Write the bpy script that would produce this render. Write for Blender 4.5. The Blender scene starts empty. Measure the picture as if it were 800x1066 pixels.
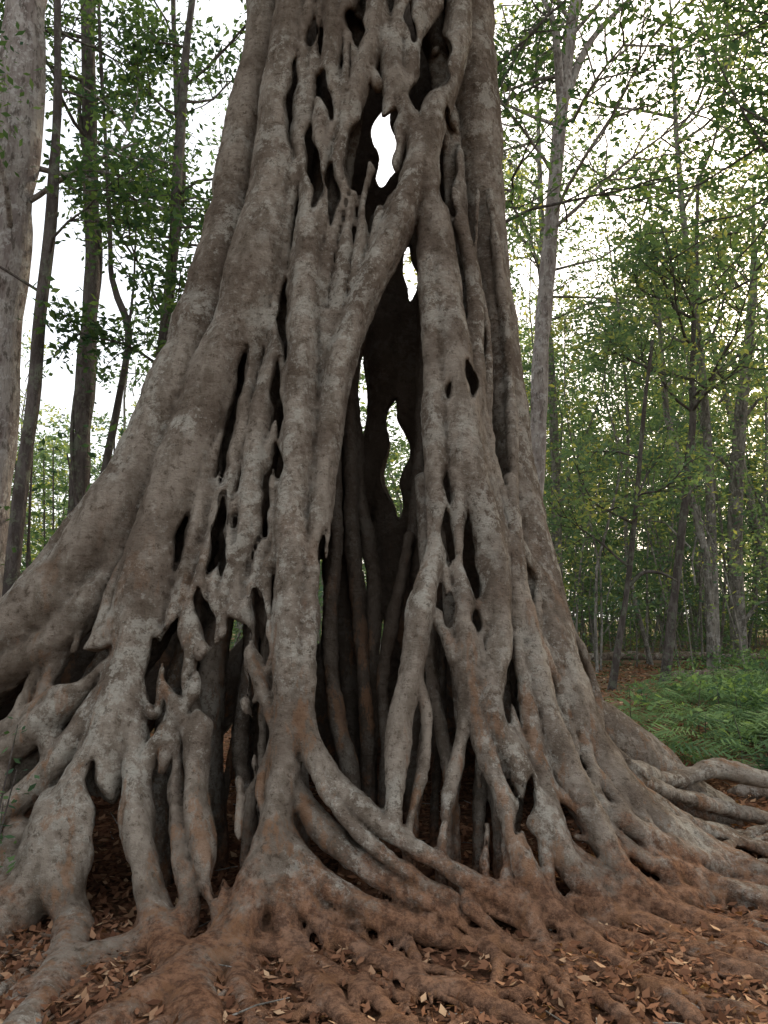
import bpy, math, numpy as np, time
T0=time.time()
rng=np.random.default_rng(11)
scene=bpy.context.scene
# ---------------------------------------------------------------- survey helpers
F=829.; CX,CY=400.,533.; CAMZ=1.55; PITCH=math.atan((640-533)/829.)
cp,sp=math.cos(PITCH),math.sin(PITCH)
CAM=np.array([0,0,CAMZ])
def W(px,py,y):
    a=(px-CX)/F; b=(CY-py)/F
    d=np.array([a,cp-b*sp,sp+b*cp]); d=d/d[1]
    return CAM+d*y
YC=6.1
ZS=[-.5,0,.4,.8,1.7,3,4,6,9]
WL=[4.8,4.4,4.0,3.6,2.9,1.9,1.5,1.1,.95]
WR=[3.2,2.7,2.1,1.62,1.35,1.06,.98,.88,.8]
DF=[2.3,2.1,1.85,1.65,1.38,1.12,1.0,.85,.75]
DB=[2.6,2.2,1.8,1.5,1.2,.95,.85,.75,.7]
def yfront(x,z):
    w=np.interp(z,ZS,WL) if x<0 else np.interp(z,ZS,WR)
    u=min(abs(x)/w,.97)
    return YC-np.interp(z,ZS,DF)*math.sqrt(1-u*u)
def S(px,py,off=0.):
    y=5.
    for _ in range(25):
        P=W(px,py,y); y=.5*y+.5*yfront(P[0],P[2])
    y+=off
    P=W(px,py,y)
    if off<=.5 and P[2]<0.0:
        d=W(px,py,1.)-CAM
        y=-CAMZ/d[2]; P=W(px,py,y)
    return P,y
# ---------------------------------------------------------------- noise
def vnoise(p,scale,seed=0):
    q=np.asarray(p,dtype=np.float64)*scale+1000.
    i=np.floor(q).astype(np.int64); f=q-i; f=f*f*(3-2*f)
    def hsh(a,b,c):
        n=(a*374761393+b*668265263+c*2147483647+seed*974634777)&0xffffffff
        n=((n^(n>>13))*1274126177)&0xffffffff
        n=((n^(n>>16))*2246822519)&0xffffffff
        return (n&0xffffff)/float(0xffffff)
    r=0
    for dx in (0,1):
        wx=f[:,0] if dx else 1-f[:,0]
        for dy in (0,1):
            wy=f[:,1] if dy else 1-f[:,1]
            for dz in (0,1):
                wz=f[:,2] if dz else 1-f[:,2]
                r=r+wx*wy*wz*hsh(i[:,0]+dx,i[:,1]+dy,i[:,2]+dz)
    return r*2-1
# ---------------------------------------------------------------- mesh helper
def mesh_np(name,V,Fc,mats,matidx=None,smooth=True,attr=None):
    me=bpy.data.meshes.new(name)
    V=np.asarray(V,dtype=np.float32); Fc=np.asarray(Fc,dtype=np.int32)
    n=len(Fc); k=Fc.shape[1]
    me.vertices.add(len(V)); me.vertices.foreach_set("co",V.ravel())
    me.loops.add(n*k); me.loops.foreach_set("vertex_index",Fc.ravel())
    me.polygons.add(n); me.polygons.foreach_set("loop_start",np.arange(0,n*k,k,dtype=np.int32))
    me.polygons.foreach_set("loop_total",np.full(n,k,dtype=np.int32))
    if matidx is not None: me.polygons.foreach_set("material_index",np.asarray(matidx,dtype=np.int32))
    me.polygons.foreach_set("use_smooth",np.full(n,smooth,dtype=bool))
    for m in mats: me.materials.append(m)
    if attr is not None:
        a=me.attributes.new("v",'FLOAT','POINT'); a.data.foreach_set("value",np.asarray(attr,dtype=np.float32))
    me.update(calc_edges=True); me.validate()
    ob=bpy.data.objects.new(name,me); scene.collection.objects.link(ob)
    return ob
# ---------------------------------------------------------------- materials
def newmat(name):
    m=bpy.data.materials.new(name); m.use_nodes=True
    nt=m.node_tree; nt.nodes.clear()
    return m,nt,nt.nodes,nt.links
def N(ns,t): return ns.new(t)
def noise(ns,ls,vec,scale,detail=4,rough=.55,dist=0):
    n=N(ns,'ShaderNodeTexNoise'); n.inputs['Scale'].default_value=scale; n.inputs['Detail'].default_value=detail
    n.inputs['Roughness'].default_value=rough; n.inputs['Distortion'].default_value=dist
    ls.new(vec,n.inputs['Vector']); return n.outputs['Fac']
def ramp(ns,ls,fac,a,b):
    r=N(ns,'ShaderNodeMapRange'); r.inputs['From Min'].default_value=a; r.inputs['From Max'].default_value=b
    r.interpolation_type='SMOOTHSTEP'; ls.new(fac,r.inputs['Value']); return r.outputs['Result']
def mix(ns,ls,fac,a,b,mode='MIX'):
    m=N(ns,'ShaderNodeMix'); m.data_type='RGBA'; m.blend_type=mode
    if isinstance(fac,(int,float)): m.inputs[0].default_value=fac
    else: ls.new(fac,m.inputs[0])
    for s,v in ((6,a),(7,b)):
        if isinstance(v,tuple): m.inputs[s].default_value=v
        else: ls.new(v,m.inputs[s])
    return m.outputs[2]
def math_(ns,ls,op,a,b=None):
    m=N(ns,'ShaderNodeMath'); m.operation=op
    for s,v in ((0,a),(1,b)):
        if v is None: continue
        if isinstance(v,(int,float)): m.inputs[s].default_value=v
        else: ls.new(v,m.inputs[s])
    return m.outputs[0]
def scaled(ns,ls,vec,s):
    m=N(ns,'ShaderNodeMapping'); m.inputs['Scale'].default_value=s; ls.new(vec,m.inputs['Vector']); return m.outputs[0]

def bark_fig():
    m,nt,ns,ls=newmat("fig_bark")
    out=N(ns,'ShaderNodeOutputMaterial'); bs=N(ns,'ShaderNodeBsdfDiffuse'); bs.inputs['Roughness'].default_value=.6; ls.new(bs.outputs[0],out.inputs[0])
    tc=N(ns,'ShaderNodeTexCoord').outputs['Object']
    geo=N(ns,'ShaderNodeNewGeometry')
    sep=N(ns,'ShaderNodeSeparateXYZ'); ls.new(tc,sep.inputs[0])
    big=ramp(ns,ls,noise(ns,ls,tc,2.2,4,.7),.38,.60)
    col=mix(ns,ls,big,(.178,.140,.108,1),(.325,.275,.220,1))
    str_=ramp(ns,ls,noise(ns,ls,scaled(ns,ls,tc,(10,10,2.6)),1.,4,.7),.44,.64)
    col=mix(ns,ls,math_(ns,ls,'MULTIPLY',str_,.55),col,(.120,.094,.068,1))
    n1=noise(ns,ls,tc,5.5,6,.80)
    li=ramp(ns,ls,n1,.495,.56)
    pt=noise(ns,ls,tc,1.2,4,.6)
    li=math_(ns,ls,'MULTIPLY',li,ramp(ns,ls,pt,.42,.56))
    col=mix(ns,ls,math_(ns,ls,'MULTIPLY',li,.72),col,(.45,.42,.355,1))
    n2=noise(ns,ls,tc,21,5,.80)
    li2=math_(ns,ls,'MULTIPLY',ramp(ns,ls,n2,.56,.64),ramp(ns,ls,pt,.34,.52))
    col=mix(ns,ls,math_(ns,ls,'MULTIPLY',li2,.5),col,(.49,.465,.40,1))
    dk=ramp(ns,ls,n2,.46,.36)
    col=mix(ns,ls,math_(ns,ls,'MULTIPLY',dk,.68),col,(.080,.058,.04,1))
    at=N(ns,'ShaderNodeAttribute'); at.attribute_name="v"   # shade of the hollow painted in as darker bark
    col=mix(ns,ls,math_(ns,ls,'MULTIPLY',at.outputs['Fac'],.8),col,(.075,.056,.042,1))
    # red soil washed out of the hollow over the lowest roots
    z=math_(ns,ls,'ADD',sep.outputs[2],math_(ns,ls,'MULTIPLY',noise(ns,ls,tc,3.4,6,.80),-1.6))
    xx=math_(ns,ls,'ABSOLUTE',math_(ns,ls,'SUBTRACT',sep.outputs[0],.4))
    z=math_(ns,ls,'ADD',z,math_(ns,ls,'MULTIPLY',ramp(ns,ls,xx,.6,2.2),.30))
    so=ramp(ns,ls,z,-.32,-.68)
    sc=mix(ns,ls,ramp(ns,ls,n2,.4,.6),(.12,.056,.032,1),(.30,.15,.082,1))
    col=mix(ns,ls,math_(ns,ls,'MULTIPLY',so,.85),col,sc)
    o2=math_(ns,ls,'MULTIPLY',ramp(ns,ls,noise(ns,ls,scaled(ns,ls,tc,(4,4,1.2)),1.3,5,.75),.54,.62),.55)
    o2=math_(ns,ls,'MULTIPLY',o2,ramp(ns,ls,sep.outputs[2],2.6,.7))
    col=mix(ns,ls,o2,col,(.28,.145,.075,1))
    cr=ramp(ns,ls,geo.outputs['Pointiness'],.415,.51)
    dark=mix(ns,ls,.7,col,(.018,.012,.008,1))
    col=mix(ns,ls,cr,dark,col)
    ls.new(col,bs.inputs['Color'])
    h1=noise(ns,ls,tc,15,6,.80)
    h2=noise(ns,ls,scaled(ns,ls,tc,(9,9,45)),1.,4,.7)
    h=math_(ns,ls,'ADD',math_(ns,ls,'MULTIPLY',h1,1.4),math_(ns,ls,'MULTIPLY',h2,.35))
    b=N(ns,'ShaderNodeBump'); b.inputs['Strength'].default_value=1.; b.inputs['Distance'].default_value=.05
    ls.new(h,b.inputs['Height']); ls.new(b.outputs[0],bs.inputs['Normal'])
    return m
def bark_simple(name,c1,c2,c3):
    m,nt,ns,ls=newmat(name)
    out=N(ns,'ShaderNodeOutputMaterial'); bs=N(ns,'ShaderNodeBsdfDiffuse'); ls.new(bs.outputs[0],out.inputs[0])
    tc=N(ns,'ShaderNodeTexCoord').outputs['Object']
    a=ramp(ns,ls,noise(ns,ls,scaled(ns,ls,tc,(8,8,2)),1.,4,.7),.38,.62)
    col=mix(ns,ls,a,c1,c2)
    p=ramp(ns,ls,noise(ns,ls,tc,6,4,.75),.52,.6)
    col=mix(ns,ls,math_(ns,ls,'MULTIPLY',p,.65),col,c3)
    dn=noise(ns,ls,scaled(ns,ls,tc,(14,14,5)),1.,4,.75)
    col=mix(ns,ls,math_(ns,ls,'MULTIPLY',ramp(ns,ls,dn,.54,.62),.65),col,(.05,.04,.03,1))
    ls.new(col,bs.inputs['Color'])
    b=N(ns,'ShaderNodeBump'); b.inputs['Strength'].default_value=1.; b.inputs['Distance'].default_value=.05
    ls.new(dn,b.inputs['Height']); ls.new(b.outputs[0],bs.inputs['Normal'])
    return m
def leafmat(name,c1,c2,c3,trans=.4):
    m,nt,ns,ls=newmat(name)
    out=N(ns,'ShaderNodeOutputMaterial')
    at=N(ns,'ShaderNodeAttribute'); at.attribute_name="v"
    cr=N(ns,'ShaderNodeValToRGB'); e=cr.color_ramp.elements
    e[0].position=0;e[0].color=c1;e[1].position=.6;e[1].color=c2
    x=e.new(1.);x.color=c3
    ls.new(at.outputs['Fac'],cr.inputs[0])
    d=N(ns,'ShaderNodeBsdfDiffuse'); ls.new(cr.outputs[0],d.inputs['Color'])
    t=N(ns,'ShaderNodeBsdfTranslucent')
    ls.new(mix(ns,ls,1.,cr.outputs[0],(1.7,1.7,.85,1),'MULTIPLY'),t.inputs['Color'])
    mx=N(ns,'ShaderNodeMixShader'); mx.inputs[0].default_value=trans
    ls.new(d.outputs[0],mx.inputs[1]); ls.new(t.outputs[0],mx.inputs[2]); ls.new(mx.outputs[0],out.inputs[0])
    return m
def groundmat():
    m,nt,ns,ls=newmat("forest_soil")
    out=N(ns,'ShaderNodeOutputMaterial'); bs=N(ns,'ShaderNodeBsdfDiffuse'); ls.new(bs.outputs[0],out.inputs[0])
    tc=N(ns,'ShaderNodeTexCoord').outputs['Object']
    a=ramp(ns,ls,noise(ns,ls,tc,1.3,4,.65),.35,.65)
    col=mix(ns,ls,a,(.135,.062,.036,1),(.09,.05,.032,1))
    v=N(ns,'ShaderNodeTexVoronoi'); v.inputs['Scale'].default_value=28; ls.new(tc,v.inputs['Vector'])
    rr=N(ns,'ShaderNodeSeparateXYZ'); ls.new(v.outputs['Color'],rr.inputs[0])
    col=mix(ns,ls,ramp(ns,ls,rr.outputs[0],.5,.9),col,(.18,.10,.06,1))
    col=mix(ns,ls,math_(ns,ls,'MULTIPLY',ramp(ns,ls,rr.outputs[1],.7,.8),.7),col,(.045,.03,.018,1))
    ln=N(ns,'ShaderNodeVectorMath'); ln.operation='LENGTH'; ls.new(tc,ln.inputs[0])
    far=ramp(ns,ls,ln.outputs['Value'],8,16)
    fc=mix(ns,ls,ramp(ns,ls,noise(ns,ls,tc,.6,5,.7),.45,.6),(.17,.115,.08,1),(.08,.10,.05,1))
    col=mix(ns,ls,far,col,fc)
    ls.new(col,bs.inputs['Color'])
    b=N(ns,'ShaderNodeBump'); b.inputs['Strength'].default_value=1.; b.inputs['Distance'].default_value=.03
    ls.new(math_(ns,ls,'ADD',noise(ns,ls,tc,25,5,.7),math_(ns,ls,'MULTIPLY',rr.outputs[2],.3)),b.inputs['Height']); ls.new(b.outputs[0],bs.inputs['Normal'])
    return m
M_FIG=bark_fig()
M_PALE=bark_simple("pale_bark",(.17,.14,.125,1),(.28,.25,.22,1),(.38,.36,.33,1))
M_DARK=bark_simple("dark_bark",(.06,.05,.045,1),(.11,.095,.085,1),(.13,.14,.10,1))
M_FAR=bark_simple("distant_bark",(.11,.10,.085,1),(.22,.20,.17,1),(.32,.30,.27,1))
M_LOG=bark_simple("weathered_wood",(.12,.09,.07,1),(.24,.19,.15,1),(.36,.33,.29,1))
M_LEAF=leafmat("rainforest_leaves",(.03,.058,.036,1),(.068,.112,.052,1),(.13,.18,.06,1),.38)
M_LEAFD=leafmat("distant_leaves",(.070,.115,.082,1),(.13,.185,.105,1),(.36,.34,.12,1),.45)  # paler than the near leaves: distance haze put into the colour
M_FERN=leafmat("fern_fronds",(.04,.075,.045,1),(.10,.165,.07,1),(.20,.28,.12,1),.3)
M_LITTER=leafmat("dead_leaves",(.085,.04,.024,1),(.21,.105,.06,1),(.42,.28,.17,1),.1)
M_GROUND=groundmat()
# ---------------------------------------------------------------- SDF strangler fig
H=.018
O=np.array([-4.2,2.4,-.25]); SH=(int(7.7/H),int(5.8/H),int(7.3/H))
fld=np.full(SH,1.,dtype=np.float32)
scr=np.full(SH,9.,dtype=np.float32)
AX=[(O[a]+np.arange(SH[a])*H).astype(np.float32) for a in range(3)]
def bbox(lo,hi):
    a=np.maximum(((lo-O)/H).astype(int),0); b=np.minimum(((hi-O)/H).astype(int)+2,SH)
    return a,b
def catmull(P,R,step=.09):
    P=np.asarray(P,dtype=float);R=np.asarray(R,dtype=float)
    if len(P)==2: P=np.array([P[0],(P[0]+P[1])/2,P[1]]); R=np.array([R[0],(R[0]+R[1])/2,R[1]])
    Q=np.vstack([2*P[0]-P[1],P,2*P[-1]-P[-2]]); out=[];ro=[]
    for i in range(len(P)-1):
        p0,p1,p2,p3=Q[i],Q[i+1],Q[i+2],Q[i+3]
        n=max(1,int(np.linalg.norm(p2-p1)/step))
        for t in np.arange(n)/n:
            out.append(.5*((2*p1)+(-p0+p2)*t+(2*p0-5*p1+4*p2-p3)*t*t+(-p0+3*p1-3*p2+p3)*t**3))
            ro.append(R[i]*(1-t)+R[i+1]*t)
    out.append(P[-1]);ro.append(R[-1])
    return np.array(out),np.array(ro)
def add_tube3(P,R,k=.04,wob=.0,seed=0,ys=.68):
    C,r=catmull(P,R,.08)
    s=np.arange(len(C))*.08
    q=np.stack([s,np.full_like(s,seed*3.7),s*0],1)
    r=r*(1+.13*vnoise(q,1.8,seed)+.07*vnoise(q,6,seed+5))
    if wob>0:
        C=C+wob*np.stack([vnoise(q,1.6,seed+1),vnoise(q,1.4,seed+2),vnoise(q,1.6,seed+3)*.3],1)
    m=k+.025
    glo,ghi=None,None
    for i in range(len(C)-1):
        a,b=C[i],C[i+1]; rm=max(r[i],r[i+1])+m
        rv=np.array([rm,rm/ys,rm])
        A,B=bbox(np.minimum(a,b)-rv,np.maximum(a,b)+rv)
        if (B<=A).any(): continue
        X=AX[0][A[0]:B[0],None,None]-a[0];Y=(AX[1][None,A[1]:B[1],None]-a[1])*ys;Z=AX[2][None,None,A[2]:B[2]]-a[2]
        d=(b-a)*[1,ys,1]; L=max(d@d,1e-9)
        t=np.clip((X*d[0]+Y*d[1]+Z*d[2])/L,0,1)
        D=np.sqrt((X-t*d[0])**2+(Y-t*d[1])**2+(Z-t*d[2])**2)-(r[i]+(r[i+1]-r[i])*t)
        sl=scr[A[0]:B[0],A[1]:B[1],A[2]:B[2]]
        np.minimum(sl,D,out=sl)
        glo=A if glo is None else np.minimum(glo,A); ghi=B if ghi is None else np.maximum(ghi,B)
    if glo is None: return
    sl=(slice(glo[0],ghi[0]),slice(glo[1],ghi[1]),slice(glo[2],ghi[2]))
    a=fld[sl]; b=scr[sl]
    h=np.maximum(k-np.abs(a-b),0)/k
    fld[sl]=np.minimum(a,b)-h*h*k*.25
    scr[sl]=9.
seedc=[0]
RS=.94
def root(pts,k=.03,wob=.02,ys=.62):
    P=[];R=[]
    k=min(k*.75,.035)
    for p in pts:
        off=p[3] if len(p)>3 else 0.
        q,y=S(p[0],p[1],off); P.append(q); R.append(p[2]*y/F*RS)
    if pts[-1][1]>700 and P[-1][2]>.03 and P[-1][2]<1.3 and len(pts[-1])>3 and pts[-1][3]>.02:
        e=P[-1].copy(); e[2]=-.1; P.append(e); R.append(R[-1]*1.2)
    seedc[0]+=1
    add_tube3(P,R,k,wob,seedc[0],ys)
def hole(px,py,rx,rz,tilt=0,off=0.,dep=.32,k=.03,plain=False):
    P,y=S(px,py,off); rx=rx*y/F; rz=rz*y/F
    M=max(rx*1.5,rz,dep)+.15
    A,B=bbox(P-M,P+M)
    if (B<=A).any(): return
    X=AX[0][A[0]:B[0],None,None]-P[0];Y=AX[1][None,A[1]:B[1],None]-P[1];Z=AX[2][None,None,A[2]:B[2]]-P[2]
    X=X-Y*(P[0]/P[1]); Z=Z-Y*((P[2]-CAMZ)/P[1])
    c,s=math.cos(tilt),math.sin(tilt)
    X2=X*c+Z*s; Z2=-X*s+Z*c
    if not plain:
        X2=X2+rx*.45*np.sin(Z2*8+px)+rx*.22*np.sin(Z2*23+py)
        Z2=Z2+rz*.12*np.sin(X2*30+px)
    else:
        X2=X2+rx*.35*np.sin(Z2*11+px)
    wz=rx*np.sqrt(np.maximum(1.02-(Z2/rz)**2,0))*(1-.45*np.abs(Z2/rz)+.25*(Z2/rz)*math.sin(px*1.7))
    D=-np.maximum(np.maximum(np.abs(X2)-wz,np.abs(Y)-dep),np.abs(Z2)-rz)
    sl=(slice(A[0],B[0]),slice(A[1],B[1]),slice(A[2],B[2]))
    a=fld[sl]; h=np.maximum(k-np.abs(a-D),0)/k
    fld[sl]=np.maximum(a,D)+h*h*k*.25
def cyl(th,z,inset=0.):
    w=np.interp(z,ZS,WL) if math.cos(th)<0 else np.interp(z,ZS,WR)
    D=np.interp(z,ZS,DB)
    return np.array([(w-inset)*math.cos(th),YC+(D-inset)*math.sin(th),z])
nb=27
for i in range(nb):
    th0=math.pi*(i+.5)/nb; ph=rng.uniform(0,6.28)
    P=[];R=[]
    for z in np.linspace(7.4,-.3,14):
        th=th0+.07*math.sin(z*1.1+ph)+.04*math.sin(z*2.7+ph*2)
        P.append(cyl(np.clip(th,.12,3.02),z,.14)); R.append(.12+.12*math.exp(-max(z,0)/1.6))
    add_tube3(P,R,.05,.03,100+i,.8)
# ---- front : big members  (x, y, radius, set-back)
LEFT=[(283,-160,24,.2),(280,0,25,.2),(260,150,28,.2),(226,310,33,.2),(190,420,38,.2),(135,530,42,.2),(60,630,44,.15),(-30,705,46,.15),(-130,785,46,.15)]
root(LEFT,.05)
root([(300,330,20,.5),(262,430,24,.5),(215,540,26,.55),(160,640,26,.55),(90,740,26,.5),(0,830,26,.4),(-80,900,28,.3)],.05)
B_=[(318,-160,24),(306,0,25),(296,100,28),(284,200,31),(258,320,35),(226,400,36),(195,480,36),(168,560,33),(150,640,29),(132,720,29),(104,800,32),(70,860,34),(28,930,30),(-30,990,30),(-90,1050,28)]
root(B_,.05,.01,.85)
C_=[(352,-160,13),(346,0,13),(345,60,12),(332,150,12),(322,245,18),(318,330,19),(314,420,20),(306,520,21),(306,600,20),(302,700,18),(297,780,17),(284,870,19),(266,930,24),(236,985,25),(190,1020,24),(130,1060,22),(60,1110,20)]
root(C_,.04,.015)
D_=[(478,40,15),(462,100,16),(440,160,16),(412,240,17),(385,300,17),(360,365,17),(346,430,16),(336,520,13),(328,600,13),(320,700,14),(316,750,14),(338,800,13),(388,850,12),(445,890,11),(520,932,11),(600,965,10),(700,990,9)]
root(D_,.035,.015)
root([(305,820,11,.08),(345,870,15,.08),(400,915,13,.05),(470,950,10)],.05)
root([(290,860,12,.05),(330,915,13,.05),(395,950,11),(470,975,9)],.05)
root([(318,770,7,-.04),(345,830,7,-.05),(400,890,7,-.04),(470,935,7)],.03)
# right pillar
root([(440,150,13),(452,230,18),(462,290,21),(470,360,23),(476,430,25),(486,490,24),(503,540,16),(515,600,16),(517,680,16),(512,735,16),(535,790,15),(568,850,15),(600,910,15),(660,960,14),(740,1000,12),(830,1040,11)],.035,.015)
root([(440,200,9),(447,290,12),(450,370,12),(452,440,14),(458,510,14),(457,570,14),(442,625,15),(432,690,13),(418,760,12),(410,825,10),(405,860,11)],.03,.015)
root([(470,200,8),(488,280,10),(495,360,10),(497,440,11),(510,510,12),(520,570,12)],.03)
root([(482,480,16),(476,545,10),(480,600,10),(484,650,13),(490,710,11),(502,770,11),(520,830,11),(545,900,12),(600,960,11),(650,1010,11),(720,1060,10)],.03)
root([(455,640,8,.02),(475,690,8,.02),(480,745,7,.05),(468,810,7,.05),(458,880,7,.05)],.03)
root([(430,690,7),(445,740,6,.03),(440,800,6,.03),(425,870,6,.03)],.03)
root([(517,600,8),(500,650,8),(485,690,8)],.03)
root([(478,600,8),(497,630,7),(515,665,8)],.03)
# right outer trunk
root([(482,-160,34,.4),(486,0,34,.4),(494,130,30,.42),(506,260,25,.45),(518,360,24,.45),(528,450,25,.45),(543,550,27,.42),(562,640,30,.35),(582,730,32,.3),(615,790,28,.25),(670,850,24,.15),(740,890,20,.15),(820,930,18,.1)],.05,.015)
root([(535,490,9,.2),(548,560,10,.2),(566,640,10,.15),(588,720,10,.12),(618,775,10,.1),(668,825,10,.1),(730,860,9,.2),(810,890,8,.3)],.03)
root([(530,560,13,.05),(545,650,14,.03),(564,730,15),(590,800,15),(620,860,15),(660,920,14),(730,960,13),(820,990,11),(900,1010,11)],.035,.02)
root([(590,690,8,.12),(612,750,8,.1),(650,800,8,.15),(705,828,8,.3),(790,850,8,.4),(880,870,8,.4)],.03)
root([(530,500,9),(532,560,10),(536,640,10),(548,730,10),(560,800,10),(585,880,10),(620,935,10),(700,975,9),(800,1010,9),(880,1040,9)],.03)
# crown lattice above the hollow
root([(392,-160,13),(398,-60,13),(392,30,13),(372,100,12),(352,170,11),(340,230,12),(322,260,13)],.035)
root([(430,-160,12),(425,-40,13),(412,50,12),(420,105,12),(440,155,13)],.035)
root([(400,10,9),(408,80,9),(405,120,9),(385,190,8),(378,250,7),(372,300,7)],.03)
root([(455,-160,14),(452,-20,13),(432,30,11),(425,100,11),(410,160,10),(398,220,9),(388,270,8)],.03)
root([(478,-160,15),(480,0,15),(472,60,14),(455,105,13),(436,160,12)],.035)
root([(372,-160,12),(370,-20,12),(345,60,10),(352,110,8),(335,175,8),(325,235,9)],.03)
root([(335,-60,9),(320,40,8),(312,110,7),(316,180,8),(322,240,9)],.03)
root([(365,-60,10,.2),(370,60,12,.3),(362,150,12,.35),(350,230,12,.35),(340,320,10,.3)],.04)
root([(455,60,10,.3),(470,160,13,.35),(480,260,14,.3),(490,350,14,.25)],.04)
root([(400,-80,16,.4),(385,60,14,.4),(430,-60,16,.4)],.04)
root([(350,-160,24,.5),(350,-20,22,.5),(345,120,18,.5),(335,230,16,.5)],.05)
root([(440,-160,24,.5),(440,-20,20,.5),(455,70,12,.5)],.05)
root([(360,20,6),(378,60,6),(395,90,6)],.03); root([(330,60,6),(342,90,6),(356,120,6)],.03); root([(425,60,7),(440,30,7),(455,5,8)],.03)
# left-of-centre lattice
root([(322,250,16,.05),(300,320,13,.03),(287,370,12),(272,440,12),(262,510,12),(248,590,11),(242,640,11),(226,700,11),(207,760,13),(203,830,14),(215,900,13),(232,950,14)],.03)
root([(262,340,13),(258,400,10),(246,470,10),(232,540,10),(216,600,10),(204,655,11),(190,720,12),(178,790,12),(186,860,12),(200,930,12),(190,980,12)],.03)
root([(235,410,11,.05),(222,470,10,.03),(208,540,10),(190,610,10),(172,680,10),(160,740,10)],.03)
root([(205,480,9),(232,530,8),(243,580,8)],.03)
root([(190,600,9),(205,665,9),(222,700,8)],.03)
root([(165,650,9),(182,720,10),(205,765,10)],.03)
root([(300,560,10),(270,610,9),(245,650,9)],.03)
root([(262,500,8),(285,550,8),(300,600,9)],.03)
root([(290,380,7),(275,420,7),(262,470,7)],.03); root([(250,430,7),(266,480,7),(268,530,7)],.03)
root([(248,650,7),(270,700,8),(288,760,8),(292,800,9)],.03)
root([(285,560,7,.03),(262,640,6,.05),(255,720,6,.1),(262,800,6,.1)],.025)
root([(300,270,14,.45),(285,400,16,.5),(262,520,16,.55),(235,620,15,.55),(220,720,15,.55)],.05)
root([(325,330,14,.45),(325,480,14,.5),(318,620,14,.5),(306,760,16,.5)],.05)
root([(338,330,9,.02),(334,420,9,.05),(325,500,9,.05)],.03)
root([(200,640,14,.5),(180,740,15,.55),(165,840,16,.55)],.05)
root([(306,620,7,-.05),(292,690,7,-.05),(300,760,7,-.05),(285,840,8,-.05),(300,910,8,-.02)],.03)
# pale leg left
root([(145,720,12),(143,800,13),(150,880,14),(163,950,17),(182,1010,20),(205,1070,23),(220,1120,24)],.04)
root([(60,840,20),(55,900,21),(75,960,21),(60,1020,20),(20,1080,20)],.05)
root([(118,800,12),(95,860,12),(70,920,15)],.04)
root([(190,960,13),(130,990,14),(90,1000,14),(20,1040,15)],.05)
root([(20,870,18),(-10,940,22),(-60,990,22)],.05)
root([(120,770,7,-.08),(85,830,7,-.08),(40,880,8,-.06),(0,930,9,-.03)],.035)
# lower left fan
root([(140,545,20,.1),(105,610,18,.05),(55,665,19),(0,705,20),(-70,750,20)],.04)
root([(150,610,16),(115,665,16),(75,725,17),(25,770,18),(-40,815,19),(-120,860,19)],.04)
root([(140,680,14),(100,740,15),(60,790,15),(10,840,16),(-50,880,17)],.035)
root([(100,590,11,.15),(70,660,13,.1),(50,730,13,.1),(60,790,12,.05)],.035)
root([(125,640,8),(112,700,7),(118,760,8)],.03)
root([(150,560,9,-.05),(120,610,8,-.05),(95,680,8,-.04),(40,735,8,-.03),(-30,780,9,-.03)],.03)
# interior strands
root([(366,300,9,.8),(368,400,9,.9),(374,500,9,1.),(388,600,9,1.1),(385,720,9,1.1)],.04)
root([(440,300,8,.6),(438,420,8,.7),(432,520,8,.8),(434,620,8,.9),(428,760,8,.9)],.04)
root([(348,470,8,.6),(350,560,8,.7),(343,640,9,.7),(348,740,9,.7),(364,820,10,.7)],.04)
root([(392,230,8,.5),(380,330,8,.7),(366,420,8,.8),(364,520,8,.9),(374,640,8,.9),(384,760,8,.9)],.04)
root([(358,400,14,1.1),(354,500,14,1.2),(360,620,14,1.3),(366,720,14,1.3)],.04)
root([(428,560,7,.7),(412,640,7,.75),(398,720,7,.8),(402,800,7,.8)],.03)
for i in range(22):
    x=rng.uniform(190,300) if i<11 else rng.uniform(435,570); o=rng.uniform(.3,.9); r=rng.uniform(4,8)
    pts=[]
    for y in (500,600,690,780,860): pts.append((x,y,r,o)); x+=rng.uniform(-14,14)
    root(pts,.025)
root([(505,720,5,.2),(500,800,5,.2),(505,900,6,.1)],.03)
root([(535,760,6,.2),(530,840,6,.2),(528,920,6,.0)],.03)
root([(560,800,6,.05),(568,880,6,.0),(572,940,6)],.03)
EY=[-160,0,150,310,440,560,640,720,800,880,960]
EL_=[262,256,232,195,140,60,10,-20,-80,-140,-200]; ER=[510,515,520,530,545,570,595,630,680,760,860]
for i in range(60):
    lf=i<38
    u=rng.uniform(.10,.50) if lf else rng.uniform(.78,.97)
    y=rng.choice([-100,50,200,320,420,520,600]) if lf else rng.choice([200,300,450,560,640]); L=rng.uniform(240,480); n=max(4,int(L/55)); r=rng.uniform(3.,6.5)
    ph=rng.uniform(0,6.28); am=rng.uniform(.01,.045); pts=[]
    for j in range(n+1):
        yy=y+L*j/n
        if yy>960: break
        uu=u+am*math.sin(ph+j*1.05)
        xl=np.interp(yy,EY,EL_);xr=np.interp(yy,EY,ER)
        pts.append((xl+(xr-xl)*uu,yy,r*(1 if 0<j<n else .5)*(1+.12*j/n),rng.uniform(-.03,.01)))
    if len(pts)>3: root(pts,.025,.015)
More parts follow.
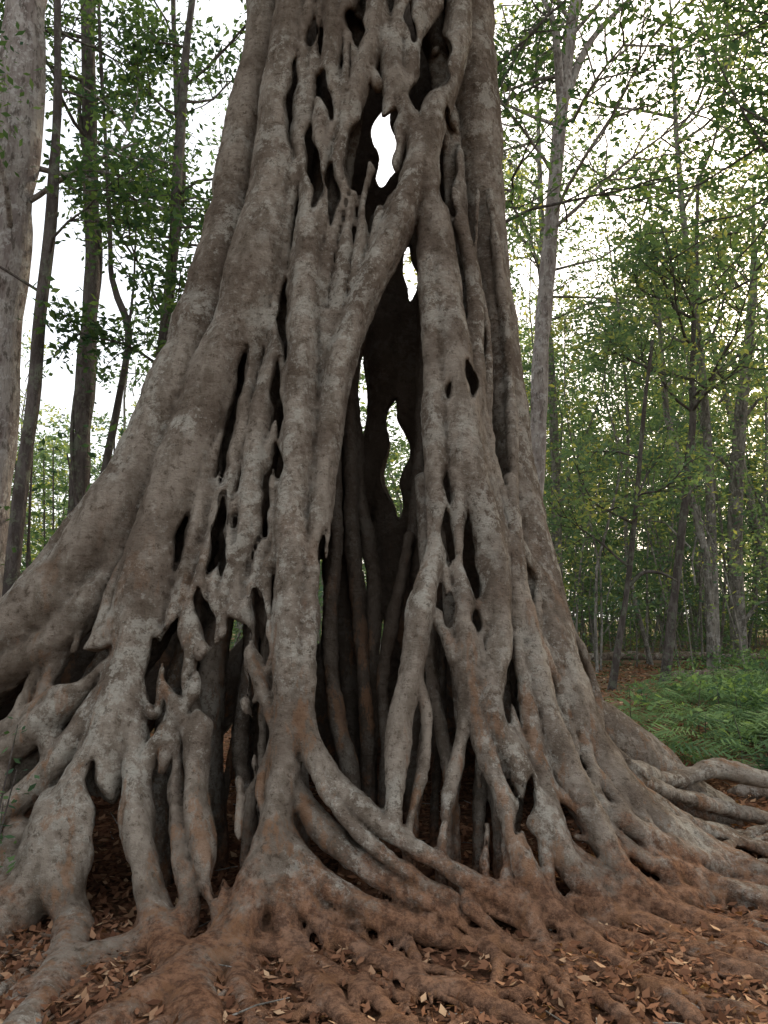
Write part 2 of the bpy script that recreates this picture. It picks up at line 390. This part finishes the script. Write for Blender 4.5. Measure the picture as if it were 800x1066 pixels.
# ---- foreground spreading roots
root([(285,880,13),(292,940,14),(310,990,13),(345,1040,12),(390,1090,11)],.04)
root([(262,930,15),(250,1000,14),(265,1060,13),(280,1120,12)],.04)
root([(300,920,11),(350,975,10),(420,1010,9),(520,1050,8),(600,1100,8)],.04)
root([(232,980,14),(210,1030,13),(150,1090,12)],.04)
root([(250,970,11),(330,1005,10),(400,1050,9),(450,1110,8)],.04)
root([(600,900,10),(655,925,10),(720,930,9),(800,925,9),(900,930,8)],.04)
root([(640,850,9),(700,880,9),(770,905,9),(860,915,9)],.04)
root([(560,930,9),(620,985,9),(700,1030,9),(800,1066,9),(860,1090,9)],.04)
root([(670,840,8,.3),(740,865,8,.3),(810,880,8,.3),(900,895,8,.3)],.04)
root([(540,925,9),(570,990,8),(640,1050,8),(700,1110,8)],.035)
root([(655,800,9,.3),(700,812,9,.4),(745,800,9,.45),(800,812,9,.45),(880,820,9,.45)],.04)
root([(690,900,12),(750,925,13),(820,945,12),(900,960,12)],.04)
for i in range(84):
    if i<38: x=rng.uniform(250,640); y=rng.uniform(925,985)
    elif i<62: x=rng.uniform(590,780); y=850+(x-590)*.35+rng.uniform(0,90)
    else: x=rng.uniform(-10,260); y=rng.uniform(950,1020)
    r=rng.uniform(2.2,6.8)
    pts=[(x,y,r+2)]; ang=rng.uniform(.15,1.3) if x>430 else rng.uniform(.3,2.2)
    if x>600: ang=rng.uniform(.05,.6)
    for j in range(6):
        x+=math.cos(ang)*38; y+=math.sin(ang)*26; ang+=rng.uniform(-.6,.6); r*=.94
        pts.append((x,y,r))
    root(pts,.02,.05)
for i in range(80):
    base=[B_,C_,D_,LEFT][rng.integers(0,4)]; j=rng.integers(1,len(base)-2); t=rng.random()
    x=base[j][0]*(1-t)+base[j+1][0]*t; y=base[j][1]*(1-t)+base[j+1][1]*t; r=base[j][2]
    rr=rng.uniform(.12,.32)*r; x+=rng.uniform(-.8,.8)*r
    root([(x,y-rr,rr*.7,-.04),(x,y+rr,rr*.8,-.04)],.05,0)
# openings
for h in [(490,395,5,20,0),(468,405,3,10,0),(465,505,5,20,0),(464,560,6,30,0),(491,575,8,44,0),(468,634,7,18,0),(496,648,5,12,0),
          (214,640,9,32,.1),(184,678,12,40,.1),(290,410,6,44,0),(288,482,5,20,0),(297,330,6,50,0),(304,108,6,60,0),(324,35,5,16,0),
          (326,178,8,50,0),(341,95,8,32,.2),(345,205,6,38,-.1),(371,30,10,26,0),(372,150,8,42,-.25),(450,75,14,48,-.25),(468,170,9,66,.05),
          (403,160,14,58,-.15),(428,20,7,28,0),(390,205,7,34,-.3),(85,692,14,32,-.7),(105,880,14,76,.1),(240,720,24,86,.1),(270,640,6,28,0),
          (230,890,10,44,0),(160,700,7,36,.1),(172,830,8,46,0),(225,560,6,44,-.2),(240,450,5,50,-.2),(338,640,7,80,0),
          (250,390,4,30,-.2),(190,560,4,30,-.2),(275,530,4,34,0),(545,840,6,30,-.3),(530,720,4,30,0),(500,850,8,40,0)]:
    hole(h[0],h[1],h[2],h[3],h[4])
for (px,py,rx,rz) in [(402,150,15,54),(427,285,8,32),(412,478,12,66),(398,665,5,28),(376,95,5,18)]:
    y0=S(px,py)[1]
    hole(px,py,rx,rz,0,6.8-y0,.9,.03,True)
print("field",time.time()-T0)
fld[0]=1;fld[-1]=1;fld[:,0]=1;fld[:,-1]=1;fld[:,:,0]=1;fld[:,:,-1]=1
del scr
def surface_nets(f):
    s=f<0
    c=np.zeros((SH[0]-1,SH[1]-1,SH[2]-1),dtype=np.uint8)
    for dx in (0,1):
        for dy in (0,1):
            for dz in (0,1):
                c+=s[dx:SH[0]-1+dx,dy:SH[1]-1+dy,dz:SH[2]-1+dz]
    act=(c>0)&(c<8); del c
    idx=np.argwhere(act).astype(np.int32)
    vid=np.full(act.shape,-1,dtype=np.int32); vid[act]=np.arange(len(idx),dtype=np.int32)
    acc=np.zeros((len(idx),3));cn=np.zeros(len(idx))
    cor={}
    for dx in (0,1):
        for dy in (0,1):
            for dz in (0,1):
                cor[(dx,dy,dz)]=f[idx[:,0]+dx,idx[:,1]+dy,idx[:,2]+dz]
    for a in range(3):
        for u in (0,1):
            for v in (0,1):
                p=[0,0,0]; o=[i for i in range(3) if i!=a]; p[o[0]]=u;p[o[1]]=v
                q=list(p); q[a]=1
                f0=cor[tuple(p)];f1=cor[tuple(q)]
                m=(f0<0)!=(f1<0); t=np.where(m,f0/np.where(m,f0-f1,1),0)
                pt=np.tile(np.array(p,dtype=float),(len(idx),1)); pt[:,a]=t
                acc[m]+=pt[m]; cn[m]+=1
    V=O+(idx+acc/cn[:,None])*H
    quads=[]
    for a in range(3):
        sl0=[slice(1,-1)]*3; sl1=[slice(1,-1)]*3
        sl0[a]=slice(0,-1); sl1[a]=slice(1,None)
        A=s[tuple(sl0)];Bs=s[tuple(sl1)]
        e=np.argwhere(A!=Bs); base=e.copy(); 
        for o in range(3):
            if o!=a: base[:,o]+=1
        ins=s[base[:,0],base[:,1],base[:,2]]
        b,c_=[(1,2),(2,0),(0,1)][a]
        def cell(db,dc):
            q=base.copy(); q[:,b]-=db; q[:,c_]-=dc
            return vid[q[:,0],q[:,1],q[:,2]]
        Q=np.stack([cell(1,1),cell(0,1),cell(0,0),cell(1,0)],1)
        Q[~ins]=Q[~ins][:,::-1]
        quads.append(Q)
    return V,np.concatenate(quads)
V,Q=surface_nets(fld)
del fld
print("verts",len(V),time.time()-T0)
def vnorm(V,Q):
    n=np.cross(V[Q[:,2]]-V[Q[:,0]],V[Q[:,3]]-V[Q[:,1]])
    out=np.zeros_like(V)
    for j in range(4):
        for a in range(3): out[:,a]+=np.bincount(Q[:,j],weights=n[:,a],minlength=len(V))
    return out/(np.linalg.norm(out,axis=1,keepdims=True)+1e-12)
nn=vnorm(V,Q)
d=.014*vnoise(V*[1,1,.35],6,1)+.009*vnoise(V*[1,1,.5],14,2)+.006*vnoise(V,30,3)
V=V+nn*d[:,None]
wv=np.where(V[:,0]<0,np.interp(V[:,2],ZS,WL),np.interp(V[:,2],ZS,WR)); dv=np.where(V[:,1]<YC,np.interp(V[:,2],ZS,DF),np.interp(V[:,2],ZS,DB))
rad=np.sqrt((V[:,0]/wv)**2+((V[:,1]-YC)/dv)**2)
hollow_shade=np.clip((.80-rad)/.25,0,1)*np.clip((V[:,1]-4.6)/.3,0,1)  # mask for the shade painted onto the hollow's inside
hollow_shade=np.maximum(hollow_shade,np.clip((V[:,1]-YC)/.2,0,1)*np.clip(-nn[:,1]*2,0,1)*(rad<.98))
fig=bpy.data.objects.new("strangler_fig_tree",None); scene.collection.objects.link(fig)
tr=mesh_np("root_lattice_trunk",V,Q,[M_FIG],None,True,hollow_shade); tr.parent=fig
# ---------------------------------------------------------------- tubes & leaves
def tube_mesh(tubes,ns_=8):
    VV=[];FF=[];base=0
    for C,r in tubes:
        C=np.asarray(C,dtype=float); r=np.asarray(r,dtype=float); n=len(C)
        t=np.gradient(C,axis=0); t/=np.linalg.norm(t,axis=1,keepdims=True)+1e-9
        ref=np.array([1.,0,0]) if abs(t[:,0]).mean()<.7 else np.array([0,1.,0])
        u=ref-t*(t@ref)[:,None]; u/=np.linalg.norm(u,axis=1,keepdims=True)+1e-9
        w=np.cross(t,u)
        a=np.arange(ns_)*2*math.pi/ns_
        ring=C[:,None]+r[:,None,None]*(np.cos(a)[None,:,None]*u[:,None]+np.sin(a)[None,:,None]*w[:,None])
        VV.append(ring.reshape(-1,3))
        i=np.arange(n-1)[:,None]*ns_; j=np.arange(ns_)[None]; j2=(j+1)%ns_
        q=np.stack([i+j,i+j2,i+ns_+j2,i+ns_+j],-1).reshape(-1,4)+base
        FF.append(q); base+=n*ns_
    return np.vstack(VV),np.vstack(FF)
def leaves_np(C,size,up=.4,asp=.42,droop=0.):
    n=len(C); size=np.asarray(size)*rng.uniform(.5,1.35,n)
    d=rng.normal(size=(n,3)); d[:,2]=d[:,2]*.5-droop; d/=np.linalg.norm(d,axis=1,keepdims=True)
    nr=rng.normal(size=(n,3)); nr[:,2]+=up*3
    b=np.cross(d,nr); b/=np.linalg.norm(b,axis=1,keepdims=True)+1e-9
    nz=np.cross(b,d)
    L=size[:,None]; Wd=L*asp*.5
    v=np.stack([C-d*L*.5,C+b*Wd-nz*L*.06,C+d*L*.5-nz*L*.12,C-b*Wd-nz*L*.06],1).reshape(-1,3)
    q=np.arange(n*4).reshape(-1,4)
    return v,q
def combine(name,tubes,leafC,leafS,leafV,mats,ns_=8,up=.4,droop=.2,asp=.45):
    V=[];Q=[];mi=[];at=[];b=0
    if tubes:
        v,q=tube_mesh(tubes,ns_); V.append(v);Q.append(q);mi.append(np.zeros(len(q)));at.append(np.zeros(len(v)));b=len(v)
    if len(leafC):
        v,q=leaves_np(leafC,leafS,up,asp,droop); V.append(v);Q.append(q+b);mi.append(np.ones(len(q)) if len(mats)>1 else np.zeros(len(q)));at.append(np.repeat(leafV,4))
    return mesh_np(name,np.vstack(V),np.vstack(Q),mats,np.concatenate(mi),True,np.concatenate(at))
class TB:
    def __init__(s): s.t=[];s.c=[];s.s=[];s.v=[]
    def cluster(s,c,rad,n,size,val=None,flat=.6):
        p=rng.normal(size=(n,3))*rad*.55; p[:,2]*=flat
        s.c.append(c+p); s.s.append(np.full(n,size))
        v=(rng.random()*.85 if val is None else val)
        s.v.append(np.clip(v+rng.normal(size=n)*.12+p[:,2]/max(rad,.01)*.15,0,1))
    def tube(s,P,R,step=.4):
        C,r=catmull(P,R,step); s.t.append((C,r)); return C,r
    def branch(s,a,d,L,r,lev,size,nl,crad):
        d=d/np.linalg.norm(d); pts=[a];p=a.copy()
        n=5
        for i in range(n):
            d=d+rng.normal(size=3)*.2; d[2]+=.05; d/=np.linalg.norm(d); p=p+d*L/n; pts.append(p.copy())
        s.t.append((np.array(pts),np.linspace(r,r*.35,n+1)))
        if lev>0:
            for i in range(2,n+1):
                for _ in range(2):
                    dd=d+rng.normal(size=3)*.75
                    s.branch(pts[i],dd,L*.5,r*.45,lev-1,size,nl,crad)
        else:
            for i in range(2,n+1):
                if nl: s.cluster(pts[i],crad,nl,size)
    def build(s,name,mats,**kw):
        C=np.vstack(s.c) if s.c else np.zeros((0,3)); 
        return combine(name,s.t,C,np.concatenate(s.s) if s.s else [],np.concatenate(s.v) if s.v else [],mats,**kw)
# ---------------------------------------------------------------- neighbouring trees
def ptree(pix,y):
    t=TB(); P=[W(a,b,y) for a,b,_ in pix]; R=[c*y/F for *_,c in pix]
    if P[-1][2]>0: 
        e=P[-1]+(P[-1]-P[-2])/max(1e-3,abs((P[-1]-P[-2])[2]))*(P[-1][2]+.2); P.append(e); R.append(R[-1]*1.25)
    hi=P[0]+ (P[0]-P[1])/abs((P[0]-P[1])[2])*5.; P.insert(0,hi); R.insert(0,R[0]*.6)
    t.C,t.R=t.tube(P,R,.2)
    q=np.asarray(t.C); t.t[-1]=(q+.03*np.stack([vnoise(q,.8,4),vnoise(q,.8,5),0*q[:,0]],1),t.R*(1+.16*vnoise(q,2.,3)))
    return t
def side(t,zlo,zhi,n,L,r,size,nl,crad,lev=1,bias=None):
    C=np.asarray(t.C); ok=np.where((C[:,2]>zlo)&(C[:,2]<zhi))[0]
    for _ in range(n):
        i=rng.choice(ok); a=rng.uniform(0,6.28)
        d=np.array([math.cos(a),math.sin(a),rng.uniform(.1,.8)])
        if bias is not None: d=d+np.array(bias)
        t.branch(C[i],d,L*rng.uniform(.6,1.2),r,lev,size,nl,crad)
t=ptree([(26,0,25),(16,200,20),(2,380,19),(-14,560,22)],9.); side(t,5.5,12,5,2.5,.04,.11,14,.3)
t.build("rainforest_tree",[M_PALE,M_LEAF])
t=ptree([(60,0,4),(58,120,5),(54,235,7),(38,380,7),(22,500,8),(10,615,8)],8.6); side(t,4.5,10,5,1.6,.018,.1,12,.24)
t.build("rainforest_tree",[M_DARK,M_LEAF])
t=ptree([(90,0,8),(93,120,8),(95,260,9),(90,380,10),(84,480,10),(80,555,11)],10.5)
C=np.asarray(t.C)
for i in range(0,len(C)): 
    if C[i,2]>1: t.cluster(C[i],.2,4,.09,flat=1.)
ph=np.linspace(0,22,len(C)); t.t.append((C+np.stack([np.cos(ph)*.13,np.sin(ph)*.13,ph*0],1),np.full(len(C),.03)))
side(t,6,13,6,2.2,.03,.11,14,.3)
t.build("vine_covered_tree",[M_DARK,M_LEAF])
t=ptree([(112,210,2.5),(116,290,3),(134,345,4),(124,410,4),(112,470,5),(104,520,5)],9.5)
t.branch(W(134,345,9.5),np.array([.1,0,1]),1.6,.02,1,.1,6,.2)
t.build("sapling_tree",[M_DARK,M_LEAF])
t=ptree([(200,0,4),(192,90,5),(184,190,6),(176,300,6),(166,400,7),(150,520,7)],9.5); side(t,3.4,9,14,1.6,.02,.11,16,.24)
t.build("rainforest_tree",[M_DARK,M_LEAF])
t=ptree([(180,-20,3),(186,120,4),(190,200,4),(172,330,5),(160,450,5)],12); side(t,4,11,6,2,.022,.12,14,.28)
t.build("rainforest_tree",[M_DARK,M_LEAF])
t=ptree([(592,60,6),(580,150,8),(574,240,8),(566,340,9),(560,440,9),(554,540,11)],14)
for e in [(612,-60),(665,-10),(560,-10)]:
    a=W(585,110,14); b=W(e[0],e[1],14.2); t.t.append((catmull([a,(a+b)/2+rng.normal(size=3)*.15,b],[.1,.06,.04],.3)))
    t.branch(b,np.array([e[0]-585,20,60.])/60,3,.04,1,.15,14,.4)
side(t,8.5,14,10,3,.04,.15,14,.42)
t.build("pale_barked_tree",[M_PALE,M_LEAF])
t=ptree([(722,380,3),(720,450,4),(712,540,4),(700,640,5),(693,704,6)],19.)
side(t,5.5,11,17,3.0,.04,.17,16,.5)
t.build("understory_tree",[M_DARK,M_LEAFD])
t=ptree([(655,590,3),(650,640,3),(642,690,4)],17)
t.tube([W(655,610,17),W(670,596,17),(W(690,597,17)),W(705,605,17)],[.05,.045,.03,.02],.1); side(t,2,7,6,1.5,.03,.15,12,.35)
t.build("sapling_tree",[M_DARK,M_LEAFD])
t=TB(); base=np.array([6.8,8.8,-.1]); t.C,t.R=t.tube([base,base+[.1,0,3],base+[-.1,.1,6.5],base+[.1,0,11]],[.16,.14,.11,.05],.3)
side(t,4.6,10,24,2.8,.03,.11,18,.28,bias=(-1.0,0,.1))
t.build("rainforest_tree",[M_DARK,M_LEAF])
t=TB(); base=np.array([1.7,13.5,-.1]); t.C,t.R=t.tube([base,base+[-.2,0,4],base+[-.1,0,9],base+[.3,0,14]],[.13,.11,.08,.03],.3)
side(t,8,14,6,2.6,.04,.13,12,.35,bias=(.7,0,.2))
t.build("rainforest_tree",[M_DARK,M_LEAF])
for (bx,by,h,r) in [(9.0,22,20,.16),(11.8,19.5,18,.15),(5.4,25,21,.18)]:
    t=TB(); base=np.array([bx,by,-.1]); ln=rng.normal(size=2)*.8
    t.C,t.R=t.tube([base,base+[ln[0]*.3,ln[1]*.3,h*.35]+rng.normal(size=3)*.2,base+[ln[0]*.8,ln[1]*.6,h*.7],base+[ln[0],ln[1],h]],[r,r*.8,r*.55,.03],.4)
    side(t,h*.4,h*.95,12,4.,.05,.17,14,.5)
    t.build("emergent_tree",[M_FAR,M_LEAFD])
print("trees",time.time()-T0)
# ---------------------------------------------------------------- distant forest
t=TB()
for i in range(235):
    az=rng.uniform(-.70,.70) if i<150 else rng.uniform(.1,.62); dd=21+41*rng.random()**.8; x=math.tan(az)*dd
    if -.31<az<-.19 and rng.random()<.65: continue
    right=az>0.02
    h=rng.uniform(9,18)*(.8+dd/110) if right else rng.uniform(8,13)*(.75+dd/110)
    if not right and rng.random()<.12: h=rng.uniform(16,22)
    r=rng.uniform(.025,.08)*(1 if rng.random()<.8 else rng.uniform(1.8,3.6))
    lean=rng.normal(size=2)*1.2
    b=np.array([x,dd,-.2]); m=b+[lean[0]*.5,lean[1]*.5,h*.5]+rng.normal(size=3)*.45; tp=b+[lean[0],lean[1],h]
    t.tube([b,(b+m)/2+rng.normal(size=3)*.25,m,(m+tp)/2+rng.normal(size=3)*.25,tp],[r,r*.9,r*.75,r*.5,.015],1.2)
    lf=h*rng.uniform(.03,.38)
    ncl=int(rng.integers(28,50)); sz=.0052*dd+.05; val=rng.random()**1.5*.7
    sun_gold=right and az>.08 and rng.random()<.25
    spread=rng.uniform(1.2,2.9)
    for j in range(ncl):
        z=rng.uniform(lf,h+.3); a=rng.uniform(0,6.28); rad=spread*math.sqrt(rng.random())*(1.1-.8*abs((z-lf)/(h-lf)-.45))
        c=np.array([b[0]+lean[0]*z/h+rad*math.cos(a),dd+rad*math.sin(a),z])
        vv=np.clip(val+rng.normal()*.15,0,.75)
        if sun_gold and z>h*.5: vv=rng.uniform(.7,1.)  # sunlit patches painted as golden leaves in upper crowns
        t.cluster(c,rng.uniform(.35,.95),36,sz,vv,.42)
        if rng.random()<.3: t.t.append((np.array([b+[lean[0]*z/h,0,z-.6],(b+[lean[0]*z/h,0,z]+c)/2,c]),np.array([r*.3,r*.2,.01])))
for i in range(240):
    az=rng.uniform(-.7,.7); dd=rng.uniform(20,60); x=math.tan(az)*dd; h=rng.uniform(3,9); r=rng.uniform(.015,.045)
    b=np.array([x,dd,-.2]); l=rng.normal()*1.1
    t.tube([b,b+[l*.3+rng.normal()*.2,0,h*.5],b+[l,0,h]],[r,r*.8,.01],1.)
    for j in range(11): t.cluster(b+[rng.normal()*.9,rng.normal()*.9,h*rng.uniform(.2,1.05)],.6,26,.005*dd+.04,None,.5)
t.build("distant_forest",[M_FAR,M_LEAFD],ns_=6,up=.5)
t=TB()
for i in range(600):
    az=rng.uniform(-.70,.70); dd=rng.uniform(16,60) if i<330 else rng.uniform(30,62); x=math.tan(az)*dd
    if az>0 and dd<24: continue
    h=rng.uniform(.6,5.2); n=int(rng.integers(3,9)); val=rng.random()*.7
    for j in range(n):
        z=rng.uniform(.15,h); c=np.array([x+rng.normal()*.8,dd+rng.normal()*.6,z])
        t.cluster(c,rng.uniform(.35,.8),26,.0046*dd+.04,np.clip(val+rng.normal()*.15,0,.85),.6)
    t.t.append((np.array([[x,dd,-.1],[x+rng.normal()*.2,dd,h*.5],[x+rng.normal()*.3,dd,h]]),np.array([.03,.02,.01])))
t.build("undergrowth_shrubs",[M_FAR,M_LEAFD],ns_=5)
t=TB()
for i in range(75):
    x=rng.uniform(-9,-3.4); y=rng.uniform(9,15); h=rng.uniform(1,4.6)
    for j in range(int(rng.integers(5,10))):
        t.cluster(np.array([x+rng.normal()*.4,y+rng.normal()*.4,rng.uniform(.3,h)]),.42,26,.11,None,.6)
    t.t.append((np.array([[x,y,-.1],[x+.1,y,h*.5],[x+rng.normal()*.2,y,h]]),np.array([.025,.02,.01])))
t.build("understory_shrubs",[M_DARK,M_LEAF],ns_=5)
print("forest",time.time()-T0)
# ---------------------------------------------------------------- ground
def gh(x,y):
    p=np.stack([np.ravel(x),np.ravel(y),np.zeros(np.size(x))],1)
    return .03*vnoise(p,.9,8)+.015*vnoise(p,3,9)+.006*vnoise(p,9,10)
g=np.sinh(np.linspace(-6.5,6.5,420))/np.sinh(6.5)*220
gx,gy=np.meshgrid(g,g+5.,indexing='ij'); gz=gh(gx,gy)-.01
idx=np.arange(420*420).reshape(420,420)
q=np.stack([idx[:-1,:-1],idx[1:,:-1],idx[1:,1:],idx[:-1,1:]],-1).reshape(-1,4)
mesh_np("ground",np.stack([gx.ravel(),gy.ravel(),gz],1),q,[M_GROUND])
n=70000
y=2.2+rng.random(n)**2.1*24; x=rng.uniform(-1,1,n)*(y*.62+.5)
C=np.stack([x,y,gh(x,y)+.008+rng.random(n)*.03],1); 
V1,Q1=leaves_np(C,.042+.004*y,up=1.0,asp=.5)
V1[:,2]=np.maximum(V1[:,2]*1.,np.repeat(C[:,2],4)-.01)
mesh_np("leaf_litter",V1,Q1,[M_LITTER],None,True,np.repeat(np.clip(rng.normal(.38,.28,n),0,1),4))
t=TB()
for i in range(120):
    x=rng.uniform(-1.8,2.6); y=rng.uniform(2.7,4.7); a=rng.uniform(-.9,.9)+(-.35 if x>0 else -1.5); P=[]
    L=rng.uniform(.4,1.3); 
    for j in range(9):
        P.append([x,y,gh(x,y)[0]+rng.uniform(-.01,.02)]); x+=math.cos(a)*L/8; y+=math.sin(a)*L/8; a+=rng.normal()*.5
    r=rng.uniform(.004,.016); t.t.append(catmull(P,np.linspace(r,r*.5,9),.05))
o=t.build("fine_surface_roots",[M_FIG],ns_=7); o.parent=fig
t=TB()
for i in range(200):
    x=rng.uniform(-2,6); y=rng.uniform(2.6,9); a=rng.uniform(0,6.28); L=rng.uniform(.08,.35)
    P=[[x+math.cos(a)*L*k,y+math.sin(a)*L*k,gh(x,y)[0]+.015+rng.uniform(0,.02)] for k in (0,.5,1)]
    t.t.append((np.array(P),np.array([.004,.004,.002])))
t.build("fallen_twigs",[M_FAR],ns_=5)
Vs=[];Qs=[];At=[];b=0
nf=0
while nf<460:
    y=rng.uniform(7.3,17.5); x=rng.uniform(1.8,6)+ (y-8)*.42+rng.uniform(-.5,3)
    if vnoise(np.array([[x,y,0]]),1.1,21)[0]+rng.normal()*.2<-.22: continue
    nf+=1
    v0=rng.random(); sz=rng.uniform(.3,.78)
    for f in range(int(rng.integers(5,9))):
        a=rng.uniform(0,6.28); L=sz*rng.uniform(.7,1.3); m=11
        s=np.linspace(.12,1,m); st=rng.uniform(.6,.95); hx=s*L*st; k2=rng.uniform(1.2,1.9); hz=L*(k2*s-(k2-.35)*s*s)+.02
        ctr=np.stack([x+np.cos(a)*hx,y+np.sin(a)*hx,hz],1); pr=np.array([-math.sin(a),math.cos(a),0])
        wd=L*.22*np.sin(np.pi*np.clip(s*.95+.05,0,1))**.7+.01; dl=np.array([math.cos(a),math.sin(a),0])*L*.04
        fv=np.clip(v0*.7+rng.uniform(0,.4),0,1)
        for sg in (-1,1):
            tip=ctr+sg*pr*wd[:,None]+dl-[0,0,.03]
            v=np.stack([ctr-dl*.4,tip-dl*.2,tip+dl*.2,ctr+dl*.4],1).reshape(-1,3)
            Vs.append(v);Qs.append(np.arange(len(v)).reshape(-1,4)+b);b+=len(v);At.append(np.full(len(v),fv))
mesh_np("fern_patch",np.vstack(Vs),np.vstack(Qs),[M_FERN],None,True,np.concatenate(At))
t=TB()
for i in range(300):
    y=rng.uniform(7.6,24); x=rng.uniform(2.,6)+(y-8)*.42+rng.uniform(-.5,3); h=rng.uniform(.15,.75)
    if i<14: x=rng.uniform(-2.3,-1.9);y=rng.uniform(3.9,4.6);h=rng.uniform(.3,1.)
    t.t.append((np.array([[x,y,-.02],[x+rng.normal()*.04,y,h*.5],[x+rng.normal()*.08,y,h]]),np.array([.008,.006,.003])))
    for j in range(3): t.cluster(np.array([x+rng.normal()*.08,y+rng.normal()*.08,h*rng.uniform(.5,1.05)]),.18 if i>=14 else .1,14 if i>=14 else 7,.10 if i>=14 else .05)
t.build("seedling_plants",[M_DARK,M_FERN],ns_=5,up=.7)
def log(pts,r):
    t=TB(); C,rr=catmull(pts,[r*.9,r,r*.8],.12)
    C=C+.35*r*np.stack([vnoise(C,2,1)*0,vnoise(C,2,2),vnoise(C,2,3)],1)
    rr=rr*(1+.35*vnoise(C,3,5)); rr[0]=rr[-1]=.01; t.t.append((C,rr))
    for k in range(3):
        i=rng.integers(2,len(C)-2); t.branch(C[i],np.array([rng.normal(),rng.normal(),.6]),r*6,r*.3,0,.05,0,.1)
    t.build("fallen_log",[M_LOG],ns_=12)
log([[3.4,8.0,.06],[4.6,7.7,.11],[6.5,8.1,.08]],.09)
log([[4,27,.05],[9,28,.12],[16,27,.08]],.15)
log([[3.0,7.2,.03],[3.9,6.9,.08],[5.2,7.2,.05]],.07)
log([[7,20,.05],[9.5,19.2,.12],[12,19.5,.08]],.13)
log([[4.6,11.5,.05],[5.6,11.2,.2],[7.0,11.6,.12]],.09)
print("ground",time.time()-T0)
# ---------------------------------------------------------------- camera, light
cd=bpy.data.cameras.new("Camera"); cam=bpy.data.objects.new("Camera",cd); scene.collection.objects.link(cam)
cd.sensor_fit='VERTICAL'; cd.sensor_height=36; cd.lens=28.; cd.clip_end=1000; cd.clip_start=.05
cam.location=(0,0,CAMZ); cam.rotation_euler=(math.pi/2+PITCH,0,0); scene.camera=cam
w=bpy.data.worlds.new("World"); scene.world=w; w.use_nodes=True
nt=w.node_tree; bg=nt.nodes['Background']; sky=nt.nodes.new('ShaderNodeTexSky'); sky.sky_type='NISHITA'
sky.sun_disc=False; EL=math.radians(30); RO=math.radians(40)
sky.sun_elevation=EL; sky.sun_rotation=RO; sky.dust_density=6; sky.air_density=1.; sky.ozone_density=.6
ad=nt.nodes.new('ShaderNodeMix'); ad.data_type='RGBA'; ad.blend_type='ADD'; ad.inputs[0].default_value=1.
nt.links.new(sky.outputs[0],ad.inputs[6]); ad.inputs[7].default_value=(7.3,7.3,7.2,1)
nt.links.new(ad.outputs[2],bg.inputs[0]); bg.inputs[1].default_value=.15
sl=bpy.data.lights.new("Sun",'SUN'); so=bpy.data.objects.new("Sun",sl); scene.collection.objects.link(so)
sl.energy=4.5; sl.angle=math.radians(3); sl.color=(1,.88,.68)
from mathutils import Vector
sd=Vector((math.sin(RO)*math.cos(EL),math.cos(RO)*math.cos(EL),math.sin(EL)))
so.rotation_euler=sd.to_track_quat('Z','Y').to_euler()
scene.view_settings.view_transform='Standard'; scene.view_settings.look='None'; scene.view_settings.exposure=0
print("done",time.time()-T0)
